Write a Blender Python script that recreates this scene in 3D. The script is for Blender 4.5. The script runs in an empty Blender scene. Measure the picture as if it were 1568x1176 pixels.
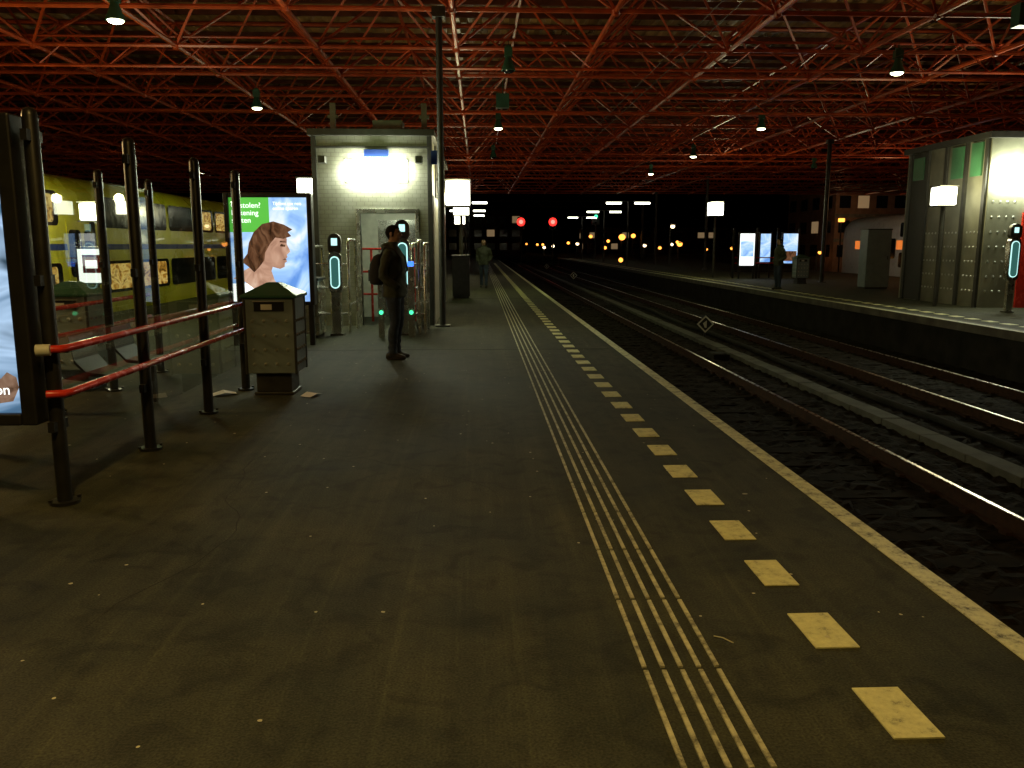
import bpy, math, random, bmesh
from mathutils import Vector, Matrix
random.seed(7)
S=bpy.context.scene
R=math.radians
S.view_settings.view_transform='Standard'
S.view_settings.look='None'
S.view_settings.exposure=0

# ------------------------------------------------------------------ materials
def new_mat(name):
    m=bpy.data.materials.new(name); m.use_nodes=True
    nt=m.node_tree
    return m,nt,nt.nodes['Principled BSDF']
def pmat(name,col,rough=0.5,metal=0.0,var=0.25,scale=6.0,bump=0.0,bscale=60.0,spec=0.5,coat=0.0,dirt=None):
    m,nt,b=new_mat(name)
    N=nt.nodes;L=nt.links
    tc=N.new('ShaderNodeTexCoord')
    nz=N.new('ShaderNodeTexNoise'); nz.inputs['Scale'].default_value=scale; nz.inputs['Detail'].default_value=6
    L.new(tc.outputs['Object'],nz.inputs['Vector'])
    cr=N.new('ShaderNodeValToRGB')
    d=dirt if dirt else [c*(1-var) for c in col]
    u=[min(1,c*(1+var*0.6)) for c in col]
    cr.color_ramp.elements[0].position=0.32; cr.color_ramp.elements[0].color=(*d,1)
    cr.color_ramp.elements[1].position=0.68; cr.color_ramp.elements[1].color=(*u,1)
    L.new(nz.outputs['Fac'],cr.inputs['Fac']); L.new(cr.outputs['Color'],b.inputs['Base Color'])
    mr=N.new('ShaderNodeMapRange'); mr.inputs['To Min'].default_value=max(0.02,rough-0.1); mr.inputs['To Max'].default_value=min(1,rough+0.12)
    L.new(nz.outputs['Fac'],mr.inputs['Value']); L.new(mr.outputs['Result'],b.inputs['Roughness'])
    b.inputs['Metallic'].default_value=metal
    b.inputs['Specular IOR Level'].default_value=spec
    b.inputs['Coat Weight'].default_value=coat
    if bump>0:
        n2=N.new('ShaderNodeTexNoise'); n2.inputs['Scale'].default_value=bscale; n2.inputs['Detail'].default_value=4
        L.new(tc.outputs['Object'],n2.inputs['Vector'])
        bp=N.new('ShaderNodeBump'); bp.inputs['Strength'].default_value=bump; bp.inputs['Distance'].default_value=0.01
        L.new(n2.outputs['Fac'],bp.inputs['Height']); L.new(bp.outputs['Normal'],b.inputs['Normal'])
    return m
def nosample(m):
    try: m.cycles.emission_sampling='NONE'
    except Exception: pass
    return m
def emat(name,col,strength,sample=False):
    m,nt,b=new_mat(name)
    b.inputs['Base Color'].default_value=(*[c*0.4 for c in col],1)
    b.inputs['Emission Color'].default_value=(*col,1)
    b.inputs['Emission Strength'].default_value=strength
    if not sample: nosample(m)
    return m
def gradient_emat(name,cols,scale,strength,stretch=(1,1,1),dist=1.5,base=0.05):
    m,nt,b=new_mat(name); N=nt.nodes;L=nt.links
    tc=N.new('ShaderNodeTexCoord'); mp=N.new('ShaderNodeMapping'); mp.inputs['Scale'].default_value=stretch
    nz=N.new('ShaderNodeTexNoise'); nz.inputs['Scale'].default_value=scale; nz.inputs['Detail'].default_value=3; nz.inputs['Distortion'].default_value=dist
    L.new(tc.outputs['Object'],mp.inputs['Vector']); L.new(mp.outputs['Vector'],nz.inputs['Vector'])
    cr=N.new('ShaderNodeValToRGB'); els=cr.color_ramp.elements
    while len(els)<len(cols): els.new(0.5)
    for i,c in enumerate(cols):
        els[i].position=0.3+0.4*i/(len(cols)-1); els[i].color=(*c,1)
    L.new(nz.outputs['Fac'],cr.inputs['Fac'])
    b.inputs['Base Color'].default_value=(base,base,base,1); b.inputs['Roughness'].default_value=0.15
    L.new(cr.outputs['Color'],b.inputs['Emission Color']); b.inputs['Emission Strength'].default_value=strength
    return m
def glass_mat(name,tint=(0.92,0.95,0.90),extra=0.05,mul=1.0):
    m=bpy.data.materials.new(name); m.use_nodes=True; nt=m.node_tree; N=nt.nodes;L=nt.links
    N.remove(N['Principled BSDF'])
    t=N.new('ShaderNodeBsdfTransparent'); t.inputs['Color'].default_value=(*tint,1)
    g=N.new('ShaderNodeBsdfGlossy'); g.inputs['Roughness'].default_value=0.015
    f=N.new('ShaderNodeFresnel'); f.inputs['IOR'].default_value=1.5
    a=N.new('ShaderNodeMath'); a.operation='MULTIPLY_ADD'; a.inputs[1].default_value=mul; a.inputs[2].default_value=extra
    mx=N.new('ShaderNodeMixShader')
    L.new(f.outputs[0],a.inputs[0]); L.new(a.outputs[0],mx.inputs[0]); L.new(t.outputs[0],mx.inputs[1]); L.new(g.outputs[0],mx.inputs[2])
    L.new(mx.outputs[0],N['Material Output'].inputs['Surface'])
    return m

def asphalt():
    m,nt,b=new_mat('platform_asphalt'); N=nt.nodes;L=nt.links
    tc=N.new('ShaderNodeTexCoord')
    big=N.new('ShaderNodeTexNoise'); big.inputs['Scale'].default_value=1.3; big.inputs['Detail'].default_value=10; big.inputs['Roughness'].default_value=0.72
    L.new(tc.outputs['Object'],big.inputs['Vector'])
    stain=N.new('ShaderNodeTexNoise'); stain.inputs['Scale'].default_value=4.5; stain.inputs['Detail'].default_value=7; stain.inputs['Distortion'].default_value=1.2
    L.new(tc.outputs['Object'],stain.inputs['Vector'])
    def streak(rot,sc,scale,seed):
        mp=N.new('ShaderNodeMapping'); mp.inputs['Scale'].default_value=sc; mp.inputs['Rotation'].default_value=(0,0,R(rot)); mp.inputs['Location'].default_value=(seed,seed*2,0)
        L.new(tc.outputs['Object'],mp.inputs['Vector'])
        st=N.new('ShaderNodeTexNoise'); st.inputs['Scale'].default_value=scale; st.inputs['Detail'].default_value=8; st.inputs['Roughness'].default_value=0.65; st.inputs['Distortion'].default_value=0.2
        L.new(mp.outputs['Vector'],st.inputs['Vector']); return st
    s1=streak(5,(3.0,0.14,1),1.8,0); s2=streak(-14,(7.5,0.12,1),1.7,3.7); s3=streak(22,(9,0.15,1),1.5,8.1)
    fine=N.new('ShaderNodeTexNoise'); fine.inputs['Scale'].default_value=110; fine.inputs['Detail'].default_value=4
    L.new(tc.outputs['Object'],fine.inputs['Vector'])
    def ramp(src,p0,c0,p1,c1):
        c=N.new('ShaderNodeValToRGB'); c.color_ramp.elements[0].position=p0; c.color_ramp.elements[0].color=(*c0,1)
        c.color_ramp.elements[1].position=p1; c.color_ramp.elements[1].color=(*c1,1); L.new(src.outputs['Fac'],c.inputs['Fac']); return c
    c1=ramp(big,0.36,(0.026,0.029,0.020),0.66,(0.054,0.056,0.039))
    mulr=[ramp(s1,0.40,(0.82,0.82,0.82),0.64,(1.18,1.17,1.12)),ramp(s2,0.55,(0.98,0.98,0.98),0.74,(1.4,1.38,1.28)),ramp(s3,0.57,(1,1,1),0.72,(1.35,1.33,1.25)),
          ramp(stain,0.33,(0.66,0.66,0.68),0.5,(1.05,1.05,1.03)),ramp(fine,0.3,(0.5,0.5,0.5),0.75,(1.6,1.6,1.55))]
    cur=c1.outputs['Color']
    for q in mulr:
        mm=N.new('ShaderNodeMix'); mm.data_type='RGBA'; mm.blend_type='MULTIPLY'; mm.inputs['Factor'].default_value=1
        L.new(cur,mm.inputs['A']); L.new(q.outputs['Color'],mm.inputs['B']); cur=mm.outputs['Result']
    L.new(cur,b.inputs['Base Color'])
    mr=N.new('ShaderNodeMapRange'); mr.inputs['To Min'].default_value=0.66; mr.inputs['To Max'].default_value=0.95
    L.new(big.outputs['Fac'],mr.inputs['Value']); L.new(mr.outputs['Result'],b.inputs['Roughness'])
    b.inputs['Specular IOR Level'].default_value=0.22
    bp=N.new('ShaderNodeBump'); bp.inputs['Strength'].default_value=0.7; bp.inputs['Distance'].default_value=0.006
    L.new(fine.outputs['Fac'],bp.inputs['Height']); L.new(bp.outputs['Normal'],b.inputs['Normal'])
    return m
def paint(name,col,under=(0.05,0.05,0.04),lo=0.30,hi=0.42):
    m,nt,b=new_mat(name); N=nt.nodes;L=nt.links
    tc=N.new('ShaderNodeTexCoord')
    a=N.new('ShaderNodeTexNoise'); a.inputs['Scale'].default_value=11; a.inputs['Detail'].default_value=12; a.inputs['Roughness'].default_value=0.8
    L.new(tc.outputs['Object'],a.inputs['Vector'])
    cr=N.new('ShaderNodeValToRGB'); cr.color_ramp.elements[0].position=lo; cr.color_ramp.elements[0].color=(*under,1)
    cr.color_ramp.elements[1].position=hi; cr.color_ramp.elements[1].color=(*[c*0.75 for c in col],1)
    e=cr.color_ramp.elements.new(0.65); e.color=(*col,1)
    L.new(a.outputs['Fac'],cr.inputs['Fac']); L.new(cr.outputs['Color'],b.inputs['Base Color'])
    b.inputs['Roughness'].default_value=0.6
    return m
def tile_mat(name,col,mortar,bw=0.22,bh=0.11,rough=0.3,bump=0.3):
    m,nt,b=new_mat(name); N=nt.nodes;L=nt.links
    tc=N.new('ShaderNodeTexCoord'); sp=N.new('ShaderNodeSeparateXYZ'); L.new(tc.outputs['Object'],sp.inputs[0])
    ad=N.new('ShaderNodeMath'); ad.operation='ADD'; L.new(sp.outputs['X'],ad.inputs[0]); L.new(sp.outputs['Y'],ad.inputs[1])
    cb=N.new('ShaderNodeCombineXYZ'); L.new(ad.outputs[0],cb.inputs['X']); L.new(sp.outputs['Z'],cb.inputs['Y'])
    br=N.new('ShaderNodeTexBrick'); br.inputs['Scale'].default_value=1; br.inputs['Brick Width'].default_value=bw; br.inputs['Row Height'].default_value=bh
    br.inputs['Mortar Size'].default_value=0.005; br.inputs['Color1'].default_value=(*col,1); br.inputs['Color2'].default_value=(*[c*0.93 for c in col],1); br.inputs['Mortar'].default_value=(*mortar,1)
    L.new(cb.outputs[0],br.inputs['Vector'])
    nz=N.new('ShaderNodeTexNoise'); nz.inputs['Scale'].default_value=1.6; nz.inputs['Detail'].default_value=7; L.new(tc.outputs['Object'],nz.inputs['Vector'])
    cr=N.new('ShaderNodeValToRGB'); cr.color_ramp.elements[0].position=0.3; cr.color_ramp.elements[0].color=(0.62,0.6,0.52,1); cr.color_ramp.elements[1].position=0.62; cr.color_ramp.elements[1].color=(1,1,1,1)
    L.new(nz.outputs['Fac'],cr.inputs['Fac'])
    mx=N.new('ShaderNodeMix'); mx.data_type='RGBA'; mx.blend_type='MULTIPLY'; mx.inputs['Factor'].default_value=1
    L.new(br.outputs['Color'],mx.inputs['A']); L.new(cr.outputs['Color'],mx.inputs['B']); L.new(mx.outputs['Result'],b.inputs['Base Color'])
    b.inputs['Roughness'].default_value=rough
    bp=N.new('ShaderNodeBump'); bp.inputs['Strength'].default_value=bump; bp.inputs['Distance'].default_value=0.003; bp.invert=True
    L.new(br.outputs['Fac'],bp.inputs['Height']); L.new(bp.outputs['Normal'],b.inputs['Normal'])
    return m

M={}
M['asphalt']=asphalt()
M['yellow']=paint('yellow_marking_paint',(0.76,0.75,0.38),lo=0.33,hi=0.46)
M['white_line']=paint('edge_line_paint',(0.72,0.73,0.48),lo=0.37,hi=0.49)
M['rib']=paint('tactile_rib_paint',(0.60,0.59,0.40),lo=0.36,hi=0.52)
M['concrete']=pmat('concrete',(0.12,0.12,0.10),0.8,var=0.45,scale=3,bump=0.4)
M['trough']=pmat('trough_concrete',(0.075,0.078,0.060),0.85,var=0.5,scale=3,bump=0.5)
M['concrete_dark']=pmat('concrete_dark',(0.025,0.025,0.021),0.9,var=0.5,scale=2.5,bump=0.5,spec=0.2)
M['ballast']=pmat('ballast_stone',(0.017,0.013,0.009),0.95,var=0.75,scale=14,bump=1.0,bscale=30,spec=0.08)
M['ground']=pmat('ground_soil',(0.035,0.033,0.028),0.95,var=0.4,scale=0.3)
M['sleeper']=pmat('sleeper_timber',(0.016,0.012,0.008),0.95,var=0.5,scale=5,spec=0.06)
M['rust']=pmat('rail_rust',(0.045,0.022,0.012),0.85,metal=0.0,var=0.4,scale=10,spec=0.2)
M['steel']=pmat('rail_steel',(0.42,0.34,0.28),0.27,metal=1.0,var=0.25,scale=12)
M['red']=pmat('red_truss_paint',(0.50,0.070,0.014),0.36,var=0.4,scale=3)
M['redrail']=pmat('red_rail_paint',(0.62,0.035,0.02),0.25,var=0.2,scale=8,coat=0.4)
M['black']=pmat('black_paint',(0.012,0.012,0.011),0.38,var=0.3,scale=8)
M['dark']=pmat('dark_metal',(0.035,0.035,0.032),0.5,var=0.3,scale=8)
M['darkred']=pmat('purlin_paint',(0.13,0.03,0.012),0.5,var=0.3,scale=3)
M['grey']=pmat('grey_metal',(0.14,0.14,0.12),0.45,metal=0.3,var=0.3,scale=7)
M['studgrey']=pmat('bin_panel_grey',(0.24,0.30,0.33),0.42,var=0.14,scale=5,bump=0.05)
M['stud']=pmat('stud_metal',(0.6,0.62,0.6),0.3,metal=0.7,var=0.1)
M['stainless']=pmat('stainless_steel',(0.6,0.6,0.56),0.25,metal=0.9,var=0.15,scale=5)
M['green']=pmat('dark_green_paint',(0.02,0.09,0.055),0.4,var=0.2)
M['greenwall']=pmat('green_panel',(0.06,0.20,0.10),0.35,var=0.3,scale=2)
M['tile']=tile_mat('glazed_tile_wall',(0.27,0.275,0.24),(0.18,0.18,0.155),0.15,0.075,0.32,0.2)
M['tile2']=pmat('panel_wall',(0.20,0.20,0.15),0.4,var=0.35,scale=1.5)
M['deck']=pmat('roof_deck_sheet',(0.46,0.27,0.10),0.30,var=0.6,scale=0.7,bump=0.6,bscale=5)
M['trainyellow']=pmat('train_yellow_paint',(0.62,0.55,0.03),0.28,var=0.2,scale=1.2,coat=0.3)
M['trainblue']=pmat('train_blue_paint',(0.02,0.05,0.25),0.3,var=0.1)
M['trainwhite']=pmat('train_white_paint',(0.50,0.52,0.60),0.3,var=0.1)
M['trainorange']=emat('train_orange_lit_band',(1.0,0.25,0.04),0.7)
M['white']=pmat('white_paint',(0.55,0.56,0.48),0.5,var=0.15)
M['paper']=pmat('paper',(0.78,0.76,0.72),0.8,var=0.15)
M['gum']=pmat('dried_gum',(0.46,0.44,0.30),0.8,var=0.5,scale=1.0)
M['glass']=glass_mat('windscreen_glass',extra=0.02,mul=1.25)
M['lampwhite']=emat('lamp_diffuser',(1.0,1.0,0.78),8)
M['facade']=emat('facade_lamp_tube',(0.95,1.0,0.74),60,True)
M['warm']=emat('amber_lamp',(1.0,0.34,0.05),3.2)
M['warmw']=emat('warm_white_lamp',(1.0,0.76,0.42),4)
M['redl']=emat('red_signal_light',(1.0,0.025,0.018),3)
M['redcore']=emat('red_signal_core',(1.0,0.16,0.12),3)
M['greenl']=emat('green_signal_light',(0.08,1.0,0.45),1.6)
M['cyan']=emat('validator_ring_light',(0.55,0.95,0.90),1.3)
M['cyan2']=emat('validator_display',(0.04,0.15,0.13),0.8)
M['bluel']=emat('blue_display',(0.05,0.2,1.0),2)
M['hps']=emat('lamp_underside',(1.0,1.0,0.62),14)
M['winlit']=nosample(gradient_emat('lit_train_window',[(0.10,0.04,0.004),(0.55,0.26,0.03),(1.0,0.7,0.2),(0.25,0.10,0.01)],2.6,0.75,(1,1,2.2)))
M['windark']=pmat('dark_window_glass',(0.01,0.012,0.015),0.06,var=0.1)

# ------------------------------------------------------------------ mesh builder
class MB:
    def __init__(s): s.v=[];s.f=[];s.m=[]
    def box(s,x0,y0,z0,x1,y1,z1,m=0):
        if x0>x1:x0,x1=x1,x0
        if y0>y1:y0,y1=y1,y0
        if z0>z1:z0,z1=z1,z0
        n=len(s.v)
        s.v+=[(x0,y0,z0),(x1,y0,z0),(x1,y1,z0),(x0,y1,z0),(x0,y0,z1),(x1,y0,z1),(x1,y1,z1),(x0,y1,z1)]
        for q in ((0,3,2,1),(4,5,6,7),(0,1,5,4),(1,2,6,5),(2,3,7,6),(3,0,4,7)):
            s.f.append(tuple(n+i for i in q)); s.m.append(m)
    def rings(s,rs,m=0,caps=True):
        n=len(s.v);k=len(rs[0])
        for r in rs: s.v+=[tuple(p) for p in r]
        for i in range(len(rs)-1):
            for j in range(k):
                a=n+i*k+j;b=n+i*k+(j+1)%k
                s.f.append((a,b,b+k,a+k)); s.m.append(m)
        if caps:
            s.f.append(tuple(n+j for j in reversed(range(k)))); s.m.append(m)
            s.f.append(tuple(n+(len(rs)-1)*k+j for j in range(k))); s.m.append(m)
    def tube(s,pts,r,m=0,seg=8,caps=True):
        pts=[Vector(p) for p in pts]
        rr=r if isinstance(r,(list,tuple)) else [r]*len(pts)
        rs=[]
        prev=None
        for i,p in enumerate(pts):
            if i==0: t=pts[1]-p
            elif i==len(pts)-1: t=p-pts[i-1]
            else: t=(pts[i+1]-p).normalized()+(p-pts[i-1]).normalized()
            t.normalize()
            if prev is None:
                up=Vector((0,0,1)) if abs(t.z)<0.9 else Vector((1,0,0))
                a=t.cross(up).normalized()
            else:
                a=(prev-t*prev.dot(t)).normalized()
            prev=a; b=t.cross(a)
            rs.append([p+(a*math.cos(2*math.pi*j/seg)+b*math.sin(2*math.pi*j/seg))*rr[i] for j in range(seg)])
        s.rings(rs,m,caps)
    def ell(s,c,r,m=0,seg=12,rows=8):
        c=Vector(c); rs=[]
        for i in range(rows+1):
            th=-math.pi/2+math.pi*(i+0.02 if i==0 else (i-0.02 if i==rows else i))/rows
            rs.append([c+Vector((r[0]*math.cos(th)*math.cos(2*math.pi*j/seg),r[1]*math.cos(th)*math.sin(2*math.pi*j/seg),r[2]*math.sin(th))) for j in range(seg)])
        s.rings(rs,m,True)
    def poly(s,pts,m=0):
        n=len(s.v); s.v+=[tuple(p) for p in pts]; s.f.append(tuple(range(n,n+len(pts)))); s.m.append(m)
    def obj(s,name,mats,loc=(0,0,0),rz=0,parent=None,bevel=0,smooth=None):
        me=bpy.data.meshes.new(name); me.from_pydata(s.v,[],s.f)
        for mm in mats: me.materials.append(M[mm] if isinstance(mm,str) else mm)
        me.polygons.foreach_set('material_index',s.m)
        me.update()
        if smooth:
            me.shade_smooth(); me.set_sharp_from_angle(angle=R(smooth))
        o=bpy.data.objects.new(name,me); S.collection.objects.link(o)
        o.location=loc; o.rotation_euler=(0,0,rz)
        if parent: o.parent=parent
        if bevel:
            bv=o.modifiers.new('bevel','BEVEL'); bv.width=bevel; bv.segments=2; bv.limit_method='ANGLE'; bv.angle_limit=R(50)
        return o
def empty(name,loc=(0,0,0),rz=0):
    e=bpy.data.objects.new(name,None); S.collection.objects.link(e); e.location=loc; e.rotation_euler=(0,0,rz); e.empty_display_size=0.2
    return e
def light(kind,name,loc,energy,col,parent=None,size=0.2,spot=150,rot=(0,0,0)):
    d=bpy.data.lights.new(name,kind); d.energy=energy; d.color=col
    if kind=='SPOT': d.spot_size=R(spot); d.spot_blend=0.9; d.shadow_soft_size=size
    if kind=='POINT': d.shadow_soft_size=size
    o=bpy.data.objects.new(name,d); S.collection.objects.link(o); o.location=loc; o.rotation_euler=rot
    if parent: o.parent=parent
    return o
def text(body,size,loc,mat,parent,rot=(R(90),0,0)):
    c=bpy.data.curves.new('text','FONT'); c.body=body; c.size=size; c.extrude=0.001
    o=bpy.data.objects.new('lettering',c); S.collection.objects.link(o); c.materials.append(mat)
    o.location=loc; o.rotation_euler=rot; o.parent=parent
    return o

# ------------------------------------------------------------------ world + camera
w=bpy.data.worlds.new('World'); S.world=w; w.use_nodes=True
nt=w.node_tree; bg=nt.nodes['Background']
sky=nt.nodes.new('ShaderNodeTexSky'); sky.sky_type='NISHITA'; sky.sun_disc=False
sky.sun_elevation=R(-8); sky.sun_rotation=R(200)
nt.links.new(sky.outputs[0],bg.inputs[0]); bg.inputs[1].default_value=0.05

cam=bpy.data.cameras.new('camera'); co=bpy.data.objects.new('camera',cam); S.collection.objects.link(co)
co.location=(0,0,1.53); co.rotation_euler=(R(90-9.53),0,R(-2.31))
cam.sensor_width=36; cam.lens=29.13; cam.clip_end=4000; cam.clip_start=0.05
S.camera=co

EDGE=2.14; P2=9.6
# ------------------------------------------------------------------ ground
g=MB(); g.box(-1500,-300,-1.4,1500,2500,-1.02,0); g.obj('ground',['ground'])
b=MB()
def ballast(x0,x1,y0,y1,step):
    nx=int((x1-x0)/step)+1; ny=int((y1-y0)/step)+1
    n=len(b.v)
    for j in range(ny):
        for i in range(nx):
            x=x0+(x1-x0)*i/(nx-1); y=y0+(y1-y0)*j/(ny-1)
            b.v.append((x+random.uniform(-.3,.3)*step,y+random.uniform(-.3,.3)*step,-0.922+random.uniform(-.025,.025)))
    for j in range(ny-1):
        for i in range(nx-1):
            a=n+j*nx+i; b.f.append((a,a+1,a+nx+1,a+nx)); b.m.append(0)
ballast(2.0,9.8,-2,34,0.1); ballast(2.0,9.8,34,130,0.35); ballast(-16,-8.2,0,90,0.5); ballast(20.4,31,0,90,0.6)
b.obj('ballast_gravel',['ballast'])
p=MB(); p.box(-8.4,-12,-1.3,EDGE-0.2,88,0,0); p.box(EDGE-0.2,-12,-0.14,EDGE,88,0.0,0); p.box(EDGE-0.2,-12,-1.3,EDGE-0.1,88,-0.14,1)
p.obj('platform',['asphalt','concrete_dark'])
p=MB(); p.box(P2+0.3,-12,-1.3,20.5,100,0,0); p.box(P2,-12,-0.16,P2+0.3,100,0.0,1); p.box(P2+0.12,-12,-1.3,P2+0.3,100,-0.16,2)
p.obj('platform',['asphalt','concrete','concrete_dark'])
j=MB()
for y in (12.2,24,36,48): j.box(-8.3,y,0.0005,EDGE-0.21,y+0.015,0.003,0)
j.obj('platform_joint_lines',['concrete_dark'])
cr=MB()
rc=random.Random(11)
for (sx,sy,a,n) in ((-1.6,3.2,80,26),(0.1,5.0,100,20),(-1.2,6.6,10,22),(-3.0,7.0,20,12)):
    x,y=sx,sy; aa=R(a); pts=[]
    for i in range(n):
        pts.append((x,y)); aa+=rc.uniform(-.35,.35)*(1 if i%2 else -1); x+=0.12*math.cos(aa); y+=0.12*math.sin(aa)
    for (xa,ya),(xb,yb) in zip(pts[:-1],pts[1:]):
        dx,dy=yb-ya,-(xb-xa); l_=math.hypot(dx,dy); w_=rc.uniform(.0015,.003); dx*=w_/l_; dy*=w_/l_
        cr.poly([(xa-dx,ya-dy,0.002),(xa+dx,ya+dy,0.002),(xb+dx,yb+dy,0.002),(xb-dx,yb-dy,0.002)],0)
cr.obj('asphalt_cracks',['concrete_dark'])
l=MB(); l.box(2.025,-6,0.0,2.135,87.8,0.005,0); l.obj('platform_edge_line',['white_line'])
l=MB()
y=-2.42
while y<70:
    l.box(1.29+random.uniform(-.004,.004),y,0,1.455+random.uniform(-.004,.004),y+0.30,0.005,0); y+=0.5935
l.obj('safety_line_dashes',['yellow'])
l=MB(); y=-2.0
while y<75:
    for i in range(5):
        x=0.59+i*0.067
        l.box(x,y,0,x+0.017,y+0.575,0.007,0)
    y+=0.60
l.obj('tactile_guide_strip',['rib'])
l=MB(); y=0
while y<95:
    l.box(P2+0.65,y,0,P2+0.85,y+0.3,0.005,0); y+=0.6
l.obj('safety_line_dashes',['yellow'])
l=MB(); l.box(P2+0.01,-6,0.0,P2+0.12,99,0.005,0); l.obj('platform_edge_line',['white_line'])
l=MB()
for i in range(360):
    x=random.uniform(-6,1.9); yy=random.uniform(1.6,15); r=random.uniform(0.004,0.010)*(1 if random.random()<0.9 else 1.6)
    k=9; sx=random.uniform(.7,1.3); l.poly([(x+sx*r*random.uniform(.75,1.15)*math.cos(2*math.pi*q/k),yy+r*random.uniform(.75,1.15)*math.sin(2*math.pi*q/k),0.0075) for q in range(k)],0)
l.obj('chewing_gum_spots',['gum'])
def litter(x,y,s,rz):
    q=MB(); pts=[(-1,-.6,.1),(0,-.7,.55),(1,-.5,.15),(1.1,.5,.1),(0.1,.6,.7),(-.9,.6,.12)]
    q.v=[(a*s,b_*s,c*s*0.45+0.004) for a,b_,c in pts]; q.f=[(0,1,4,5),(1,2,3,4)]; q.m=[0,0]
    q.obj('paper_litter',['paper'],(x,y,0),rz)
litter(-2.64,8.55,0.12,0.5); litter(-1.72,8.45,0.11,1.1)
q=MB(); q.tube([(0,0,0.006),(0.03,-0.02,0.008),(0.06,-0.06,0.006)],0.0025,0,5); q.obj('twig',['gum'],(0.92,3.03,0))
def track(name,xc,y0,y1,sl=True):
    t=MB()
    for sx in (-0.7175,0.7175):
        x=xc+sx+ (0.035 if sx>0 else -0.035)
        t.box(x-0.07,y0,-0.925,x+0.07,y1,-0.905,1); t.box(x-0.012,y0,-0.905,x+0.012,y1,-0.80,1)
        t.box(x-0.035,y0,-0.80,x+0.035,y1,-0.772,1); t.box(x-0.02,y0,-0.772,x+0.02,y1,-0.762,0)
    yy=y0+0.3
    while yy<min(y1,110) and sl:
        t.box(xc-1.25,yy,-1.0,xc+1.25,yy+0.24,-0.918,2)
        for sx in (-0.7525,0.7525):
            for dx in (-0.1,0.1): t.box(xc+sx+dx-0.03,yy+0.07,-0.925,xc+sx+dx+0.03,yy+0.17,-0.885,1)
        yy+=0.6
    t.obj(name,['steel','rust','sleeper'],bevel=0)
track('railway_track',3.85,-4,300); track('railway_track',7.85,-4,300); track('railway_track',-10.1,0,120); track('railway_track',22.35,0,120)
t=MB(); yy=0
while yy<110:
    t.box(5.55,yy,-1.0,5.84,yy+0.985,-0.83+random.uniform(-.008,.008),0); yy+=1.0
t.obj('cable_trough',['trough'],bevel=0.01)
t=MB()
for xx,ph in ((2.62,0.0),(6.35,1.0)):
    pts=[(xx+0.05*math.sin(k*0.7+ph)+0.03*math.sin(k*1.9),-2+k*1.2,-0.87+0.01*math.sin(k)) for k in range(80)]
    t.tube(pts,0.055,0,8)
t.obj('track_cable_pipe',['concrete_dark'],smooth=60)
t=MB()
for (xx,yv,w_) in ((5.05,17.5,.35),):
    t.box(xx,yv,-0.95,xx+w_,yv+w_*1.4,-0.80,0); t.box(xx+.04,yv+.04,-0.80,xx+w_-.04,yv+w_*1.4-.04,-0.785,0)
t.obj('track_junction_box',['concrete_dark'],bevel=0.015)
def diamond(x,y,z,s):
    q=MB(); q.tube([(0,0.03,-0.98),(0,0.03,z)],0.025,0,6)
    n=len(q.v)
    q.v+= [(0,-0.01,z-s),(s,-0.01,z),(0,-0.01,z+s),(-s,-0.01,z),(0,0.01,z-s),(s,0.01,z),(0,0.01,z+s),(-s,0.01,z)]
    for f,m in (((0,1,2,3),0),((7,6,5,4),0),((0,4,5,1),0),((1,5,6,2),0),((2,6,7,3),0),((3,7,4,0),0)): q.f.append(tuple(n+i for i in f)); q.m.append(m)
    def ring(sc,yy,m): q.poly([(0,yy,z-s*sc),(s*sc,yy,z),(0,yy,z+s*sc),(-s*sc,yy,z)],m)
    ring(0.95,-0.014,1); ring(0.74,-0.018,0)
    q.poly([(-0.02,-0.022,z-s*.4),(0.03,-0.022,z-s*.4),(0.03,-0.022,z+s*.4),(-0.07,-0.022,z+s*.1)],1)
    q.obj('track_marker_sign',['black','white'],(x,y,0))
diamond(5.95,21.5,-0.52,0.24); diamond(5.95,52,-0.35,0.24); diamond(5.9,72,-0.3,0.24)

# ------------------------------------------------------------------ station roof (space frame)
r=MB()
ZB=5.75; ZT=7.3; A=3.0
X0=-0.45-A*10; NX=23; Y0=1.0; NY=24
xs=[X0+A*i for i in range(NX)]; ys=[Y0+A*i for i in range(NY)]
for x in xs: r.tube([(x,ys[0],ZB),(x,ys[-1],ZB)],0.05,0,6)
for yv in ys: r.tube([(xs[0],yv,ZB),(xs[-1],yv,ZB)],0.045,0,6)
for x in xs[:-1]: r.tube([(x+A/2,ys[0]+A/2,ZT),(x+A/2,ys[-1]-A/2,ZT)],0.045,0,5)
for yv in ys[:-1]: r.tube([(xs[0]+A/2,yv+A/2,ZT),(xs[-1]-A/2,yv+A/2,ZT)],0.045,0,5)
for i in range(NX-1):
    for k in range(NY-1):
        top=(xs[i]+A/2,ys[k]+A/2,ZT)
        for dx in (0,1):
            for dy in (0,1):
                r.tube([(xs[i+dx],ys[k+dy],ZB),top],0.034,0,4,caps=False)
for x in xs:
    for yv in ys: r.ell((x,yv,ZB),(0.1,0.1,0.1),0,6,4)
roof_root=empty('station_roof')
r.obj('space_frame',['red'],parent=roof_root)
r=MB(); yv=ys[0]
while yv<ys[-1]:
    r.box(xs[0],yv-0.035,7.60,xs[-1],yv+0.035,7.74,0)
    yv+=1.2
r.obj('purlins',['darkred'],parent=roof_root)
r=MB()
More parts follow.
